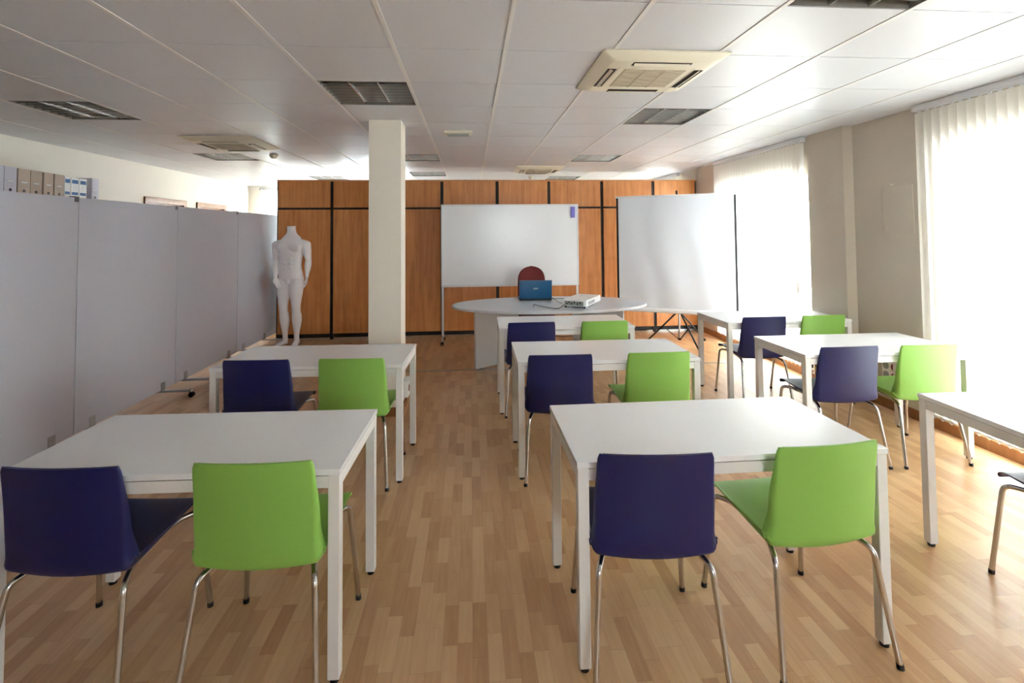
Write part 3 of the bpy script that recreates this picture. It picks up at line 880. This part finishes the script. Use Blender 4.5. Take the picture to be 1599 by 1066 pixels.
# ------------------------------------------------------------------ mannequin
def mannequin(label, loc):
    mb = MB()
    def loft(secs, n=22, cap=True):
        # secs: (center, rx, ry, power)
        rg = []
        pts = [Vector(s[0]) for s in secs]
        for i, s in enumerate(secs):
            d = (pts[min(i+1, len(pts)-1)] - pts[max(i-1, 0)]).normalized()
            ax = Vector((1, 0, 0)); ax = (ax - d * ax.dot(d)).normalized(); ay = d.cross(ax)
            rg.append([pts[i] + ax * s[1] * cos(2*pi*k/n) + ay * s[2] * sin(2*pi*k/n) for k in range(n)])
        mb.rings(rg)
    # torso: centre x, y (front is -y), z
    loft([((.0, .01, .87), .06, .05), ((0, .01, .90), .13, .095), ((0, .008, .955), .178, .116), ((.0, .0, 1.01), .174, .113), ((.0, -.005, 1.08), .158, .103), ((.0, -.005, 1.14), .152, .098),
          ((0, -.002, 1.22), .160, .106), ((0, 0, 1.30), .176, .120), ((0, .004, 1.38), .192, .124), ((0, .010, 1.43), .198, .112), ((0, .014, 1.462), .188, .094), ((0, .018, 1.495), .150, .078),
          ((0, .02, 1.525), .130, .066), ((0, .02, 1.555), .098, .061), ((0, .018, 1.58), .074, .058), ((0, .016, 1.61), .061, .057), ((0, .010, 1.66), .057, .056), ((0, .008, 1.688), .059, .057)])
    for s in (-1, 1):
        mb.ball((s*.080, -.072, 1.39), .104, sx=1.05, sy=.54, sz=.74)       # pectorals
        mb.ball((s*.145, .016, 1.45), .08, sx=1.0, sy=.85, sz=.62)          # shoulder girdle
        mb.ball((s*.075, .070, .93), .092, sx=.95, sy=.75, sz=1.0)           # glutes
        mb.ball((s*.115, .03, 1.34), .085, sx=.78, sy=.8, sz=1.4)            # lats
        for z in (1.10, 1.165, 1.23): mb.ball((s*.037, -.088, z), .036, sx=.92, sy=.62, sz=.9)   # abdominals
    mb.ball((0, -.080, .915), .042, sx=.9, sy=.85, sz=1.2)
    # legs
    def leg(hip, knee, ank, toe):
        hip, knee, ank = Vector(hip), Vector(knee), Vector(ank)
        S = []
        for q, rx, ry, oy in ((-.20, .055, .06, .01), (-.14, .078, .088, .008), (-.05, .092, .100, .004), (.05, .098, .105, 0), (.2, .096, .105, -.008), (.45, .088, .097, -.012), (.7, .072, .08, -.008), (.88, .062, .068, -.004), (1, .06, .066, 0)):
            c = hip.lerp(knee, q); S.append(((c.x, c.y + oy, c.z), rx, ry))
        for q, rx, ry, oy in ((.1, .058, .062, .004), (.25, .066, .068, .016), (.4, .067, .068, .020), (.6, .054, .056, .014), (.8, .038, .042, .006), (.95, .034, .040, .002), (1.06, .036, .046, .004)):
            c = knee.lerp(ank, q); S.append(((c.x, c.y + oy, c.z), rx, ry))
        loft(S)
        mb.ball((knee.x, knee.y - .040, knee.z + .005), .040, sx=.9, sy=.7, sz=1.2)
        mb.ball((knee.x - .028 * (1 if hip.x < 0 else -1), knee.y - .036, knee.z + .08), .045, sx=.7, sy=.7, sz=1.2)
        a = Vector((ank.x, ank.y + .045, .04)); b = Vector(toe)
        F = []
        for q, rx, rz in ((0, .024, .026), (.12, .034, .038), (.35, .036, .040), (.6, .042, .030), (.82, .045, .022), (.97, .036, .015), (1.03, .022, .010)):
            c = a.lerp(b, q); F.append((c, rx, rz))
        n = 18; rg = []
        dirv = (b - a); dirv.z = 0; dirv.normalize(); sd = Vector((0, 0, 1)).cross(dirv)
        for c, rx, rz_ in F:
            cz = rz_ + .002
            rg.append([Vector((c.x, c.y, cz)) + sd * rx * cos(2*pi*k/n) + Vector((0, 0, rz_ * sin(2*pi*k/n))) for k in range(n)])
        mb.rings(rg)
        for k in range(5):
            w = -1 + k / 2
            pp = b + sd * (.034 * w) - dirv * (.006 * abs(w + .3))
            mb.ball((pp.x, pp.y, .013), .0125 if k else .015, sx=1, sy=1.6, sz=.85, n=10, m=7)
    leg((-.088, .0, .90), (-.095, -.012, .52), (-.082, .02, .085), (-.115, -.19, .02))
    leg((.088, .0, .90), (.09, -.022, .52), (.087, .01, .085), (.135, -.19, .02))
    # arms
    hands = []
    def arm(s, sh, el, wr, hand_dir, curl):
        sh, el, wr = Vector(sh), Vector(el), Vector(wr)
        mb.ball(sh + Vector((-s*.010, .0, -.045)), .070, sx=.84, sy=.98, sz=1.1)
        hands.append(wr + Vector(hand_dir).normalized() * .10)
        S = []
        for q, r in ((-.06, .022), (-.03, .040), (.02, .053), (.1, .060), (.3, .058), (.5, .056), (.7, .050), (.9, .044), (1, .043)): S.append((sh.lerp(el, q), r, r*1.08))
        for q, r in ((.12, .047), (.28, .049), (.5, .043), (.75, .033), (.95, .026), (1.04, .025)): S.append((el.lerp(wr, q), r, r))
        loft(S, 18)
        hd = Vector(hand_dir).normalized(); fr = Vector((s*.45, -1, 0)); fr = (fr - hd * fr.dot(hd)).normalized()   # fr: along knuckles
        out = hd.cross(fr).normalized()
        if out.x * s < 0: out = -out         # back of the hand faces outwards
        palm = []
        n = 14
        for q, w, th in ((-.01, .024, .019), (.02, .032, .018), (.05, .040, .017), (.082, .041, .015), (.095, .038, .012)):
            c = wr + hd * q
            palm.append([c + fr * w * cos(2*pi*k/n) + out * th * sin(2*pi*k/n) for k in range(n)])
        mb.rings(palm)
        for k, (ln, off) in enumerate(((.074, .034), (.084, .0115), (.078, -.0115), (.062, -.033))):
            a = wr + hd * (.086 - .004 * abs(k - 1)) + fr * off
            c1 = (hd - out * curl * (.35 + .12*k)).normalized(); c2 = (hd - out * curl * (.9 + .15*k)).normalized(); c3 = (hd - out * curl * (1.7 + .2*k)).normalized()
            p = [a, a + c1 * ln * .45]; p.append(p[-1] + c2 * ln * .33); p.append(p[-1] + c3 * ln * .24)
            p = spline(p, 3)
            mb.tube(p, [.0090 - .002 * i / (len(p) - 1) for i in range(len(p))], n=9)
        a = wr + hd * .022 + fr * .026
        p = [a, a + (hd * .55 + fr * .75 - out * .25).normalized() * .038]; p.append(p[-1] + (hd * .9 + fr * .3 - out * .35).normalized() * .03); p.append(p[-1] + (hd - out * .4).normalized() * .022)
        p = spline(p, 3); mb.tube(p, [.0135 - .005 * i / (len(p) - 1) for i in range(len(p))], n=9)
    arm(-1, (-.218, .012, 1.455), (-.226, .03, 1.19), (-.158, -.125, .965), (.36, -.04, -1), .30)
    arm(1, (.218, .012, 1.455), (.240, .035, 1.19), (.245, -.03, .965), (-.05, -.06, -1), .55)
    bmesh.ops.recalc_face_normals(mb.bm, faces=mb.bm.faces)
    o = mb.build('tmp', M['mann'], None, smooth=0)
    r = o.modifiers.new('r', 'REMESH'); r.mode = 'VOXEL'; r.voxel_size = .0052; r.use_smooth_shade = True
    dg = bpy.context.evaluated_depsgraph_get()
    me = bpy.data.meshes.new_from_object(o.evaluated_get(dg)); COL.objects.unlink(o); bpy.data.objects.remove(o)
    bm = bmesh.new(); bm.from_mesh(me)
    body = [v for v in bm.verts if all((v.co - h).length > .12 for h in hands) and v.co.z > .07]
    for k in range(6): bmesh.ops.smooth_vert(bm, verts=body, factor=.5, use_axis_x=True, use_axis_y=True, use_axis_z=True)
    for k in range(2): bmesh.ops.smooth_vert(bm, verts=bm.verts, factor=.4, use_axis_x=True, use_axis_y=True, use_axis_z=True)
    bm.to_mesh(me); bm.free()
    me.name = 'mannequin'; me.materials.clear(); me.materials.append(M['mann']); me.shade_smooth()
    zmin = min(v.co.z for v in me.vertices)
    for v in me.vertices: v.co.z -= zmin
    q = bpy.data.objects.new('mannequin', me); COL.objects.link(q); q.location = loc; q.rotation_euler = (0, 0, radians(-6))
    return tag(q, label, 'mannequin')
mannequin('headless white male mannequin standing between the divider and the cabinets', (-2.565, 7.27, 0))

# ------------------------------------------------------------------ file boxes on a storage unit behind the divider
t = thing('storage_unit', 'low grey storage unit under the file boxes, hidden behind the divider', 'storage unit', (-4.36, 5.25, 0))
m = MB(); m.box(-.18, .18, -1.2, 1.2, 0, 1.93); m.build('body', M['divider'], t, smooth=0)
for k in range(3):
    m = MB(); m.box(.1805, .198, -1.19 + k*.8, -1.19 + k*.8 + .78, .02, 1.91, .002); dd = m.build('door', M['divider'], t, smooth=0)
    h = MB(); h.box(.1985, .215, -1.19 + k*.8 + .70, -1.19 + k*.8 + .72, .9, 1.05, .003); h.build('handle', M['steel'], dd)
def filebox(label, y0, y1, h, mat, kind, x0=-4.50, x1=-4.20, group='file boxes above the divider'):
    w = y1 - y0 - .002
    t = thing('file_box', label, 'file box', ((x0 + x1) / 2, (y0 + y1) / 2, 1.9305), 0, group)
    dx = (x1 - x0) / 2
    m = MB(); m.box(-dx, dx, -w/2, w/2, 0, h, .002, 1); m.build('body', mat, t, smooth=0)
    if kind == 'box':
        m = MB(); m.cyl((dx - .001, 0, .068), (dx + .0012, 0, .068), .014, n=18); m.build('finger_hole', M['black'], t, smooth=0)
        m = MB()
        for z in (.105, .122, .139, .156): m.box(dx + .0002, dx + .0008, -w*.4, w*.4, z, z + .002)
        m.build('printed_lines', M['ink'], t, smooth=0)
        m = MB(); m.box(dx + .0008, dx + .0014, -w*.25, w*.25, .142, .154); m.build('title_label', M['white'], t, smooth=0)
    else:
        for za, zb_ in ((.195, .235), (.075, .105)):
            m = MB(); m.box(dx + .0002, dx + .001, -w*.40, w*.40, za, zb_); m.build('spine_label', M['label'], t, smooth=0)
        m = MB()
        for z in (.12, .135, .15, .165, .18): m.box(dx + .0002, dx + .0008, -w*.36, w*.36, z, z + .002)
        m.build('printed_lines', M['ink'], t, smooth=0)
fb = [
    ('white lilac file box at the picture edge, first of the row', 4.635, 4.763, .280, 'lilac', 'box'),
    ('white lilac file box with a finger hole, beside the first tan box', 4.765, 4.889, .280, 'lilac', 'box'),
    ('tan file box next to the white lilac box', 4.902, 5.030, .276, 'tan', 'box'),
    ('tan file box second from the white lilac box', 5.032, 5.160, .274, 'tan', 'box'),
    ('tan file box second from the blue labelled binders', 5.180, 5.291, .272, 'tan', 'box'),
    ('tan file box beside the blue labelled binders', 5.306, 5.422, .270, 'tan', 'box'),
    ('white binder box with blue labels touching the last tan box', 5.428, 5.505, .258, 'white', 'lab'),
    ('white binder box with blue labels, middle of three', 5.511, 5.617, .256, 'white', 'lab'),
    ('white binder box with blue labels beside the gap', 5.622, 5.723, .256, 'white', 'lab'),
    ('white lilac file box standing alone at the row end', 5.775, 5.878, .280, 'lilac', 'box'),
]
for lab, a, b, h, mt_, kd in fb:
    filebox(lab, a, b, h, M[mt_], kd, x0=-4.50 if lab[-3:] != 'end' else -4.44, x1=-4.20 if lab[-3:] != 'end' else -4.185)

# ------------------------------------------------------------------ sockets, hatch, plant, curtain
t = thing('wall_socket', 'white four-way socket box on the window wall, two sockets red', 'socket', (XR, 4.04, .345))
m = MB(); m.box(-.045, 0, -.085, .085, -.085, .085, .006); m.build('box', M['white'], t)
for i, y in enumerate((.042, -.042)):
    for z in (-.04, .04):
        m = MB(); m.cyl((-.0452, y, z), (-.048, y, z), .031, n=24); so = m.build('socket', M['socketred'] if i else M['lens'], t)
        if i: so['label'] = 'dark red socket'
t = thing('column_socket', 'white socket box with red edge at the foot of the column', 'socket', (CX1 + t_ if False else CX1, 4.52, .155))
m = MB(); m.box(.0005, .05, -.08, .08, -.03, .115, .006); m.build('box', M['white'], t)
for y in (-.038, .038):
    m = MB(); m.cyl((.0502, y, .043), (.054, y, .043), .028, n=20); so = m.build('socket', M['socketred'], t); so['label'] = 'dark red socket'
o = MB(); o.box(-.004, 0, -.155, .155, -.205, .205, .0015)
tag(o.build('wall_hatch', M['wall_r'], None, (XR, 3.955, 1.735)), 'painted access hatch in the taupe wall beside the blind', 'hatch')
o = MB(); o.cyl((-.022, 0, 0), (0, 0, 0), .004, n=8); o.cyl((-.022, 0, 0), (-.022, 0, .012), .004, n=8)
tag(o.build('wall_hook', M['white'], None, (XR, 3.99, 1.955)), 'tiny white hook above the painted hatch', 'hook')

t = thing('potted_plant', 'green leafy plant peeping over the divider beside the cabinets', 'plant', (-3.28, 8.45, 0))
m = MB(); m.lathe([(.13, 0), (.17, .30), (.18, .30), (.18, .34), (.15, .34), (.14, .30)]); m.build('pot', M['terra'], t)
m = MB()
for k in range(3): m.tube(spline([(0, 0, .29), (.03*cos(k*2.1), .03*sin(k*2.1), 1.0), (.05*cos(k*2.1), .05*sin(k*2.1), 1.7)], 5), .012, n=8)
m.build('stem', M['terra'], t)
m = MB()
for k in range(70):
    a = rnd.uniform(0, 2*pi); z = rnd.uniform(1.25, 1.96); r = .04; l = rnd.uniform(.09, .15); dz = rnd.uniform(-.02, .06)
    c = Vector((r*cos(a), r*sin(a), z)); dv = Vector((cos(a), sin(a), dz / l * 1.0)).normalized(); sd = dv.cross(Vector((0, 0, 1))).normalized()
    up = sd.cross(dv)
    ring = []
    for q, w in ((0, .004), (.3, .022), (.6, .026), (.85, .014), (1, .002)):
        p = c + dv * l * q - Vector((0, 0, .03 * q * q)); ring.append([p - sd*w + up*.001, p + sd*w + up*.001, p + sd*w - up*.001, p - sd*w - up*.001])
    m.rings(ring)
m.build('foliage', M['green'], t)

t = thing('curtain', 'white sheer curtain on a rod at the far back window', 'curtain', (-3.35, YB - .09, 0))
m = MB(); m.cyl((-.92, 0, 2.50), (.9, 0, 2.50), .013, n=12); m.ball((-.93, 0, 2.50), .03); m.build('rod', M['steel'], t)
m = MB()
rows = []
for z in (.25, 1.2, 2.485): rows.append([(-.88 + 1.6*i/60, .022 * sin(i * .9), z) for i in range(61)])
m.rings(rows, cap=False, closed=False); m.build('sheer_cloth', M['sheer'], t, smooth=60)
for x in (-.80, .8):
    m = MB(); m.cyl((x, 0, 2.50), (x, .088, 2.50), .008, n=8); m.build('bracket', M['steel'], t)

# ------------------------------------------------------------------ daylight, camera
w = bpy.data.worlds.new('daylight'); SC.world = w; w.use_nodes = True
nt = w.node_tree; bg = nt.nodes['Background']
bg.inputs['Color'].default_value = (.90, .96, 1.0, 1); bg.inputs['Strength'].default_value = 10.0

cam = bpy.data.cameras.new('camera'); co = bpy.data.objects.new('camera', cam); COL.objects.link(co)
f, cx, cy, yaw, pit, rol = 767.991, 793.664, 334.898, .0767136, .0365399, -.0080569
fw = Vector((sin(yaw)*cos(pit), cos(yaw)*cos(pit), sin(pit))); rt = Vector((cos(yaw), -sin(yaw), 0)); up = rt.cross(fw)
r2 = rt * cos(rol) + up * sin(rol); u2 = -rt * sin(rol) + up * cos(rol)
mw = Matrix((r2, u2, -fw)).transposed().to_4x4(); mw.translation = (0, 0, 1.5694)
co.matrix_world = mw
cam.sensor_width = 36; cam.sensor_fit = 'HORIZONTAL'; cam.lens = f * 36 / 1599
cam.shift_x = (799.5 - cx) / 1599; cam.shift_y = (cy - 533) / 1599
cam.clip_start = .02; cam.clip_end = 100
SC.camera = co

SC.view_settings.view_transform = 'Standard'; SC.view_settings.look = 'None'
SC.view_settings.gamma = 1; SC.view_settings.use_curve_mapping = False
SC.view_settings.exposure = 1.74
SC.cycles.max_bounces = 10; SC.cycles.diffuse_bounces = 6; SC.cycles.glossy_bounces = 4; SC.cycles.transparent_max_bounces = 12
SC.cycles.caustics_reflective = False; SC.cycles.caustics_refractive = False
SC.cycles.sample_clamp_indirect = 10
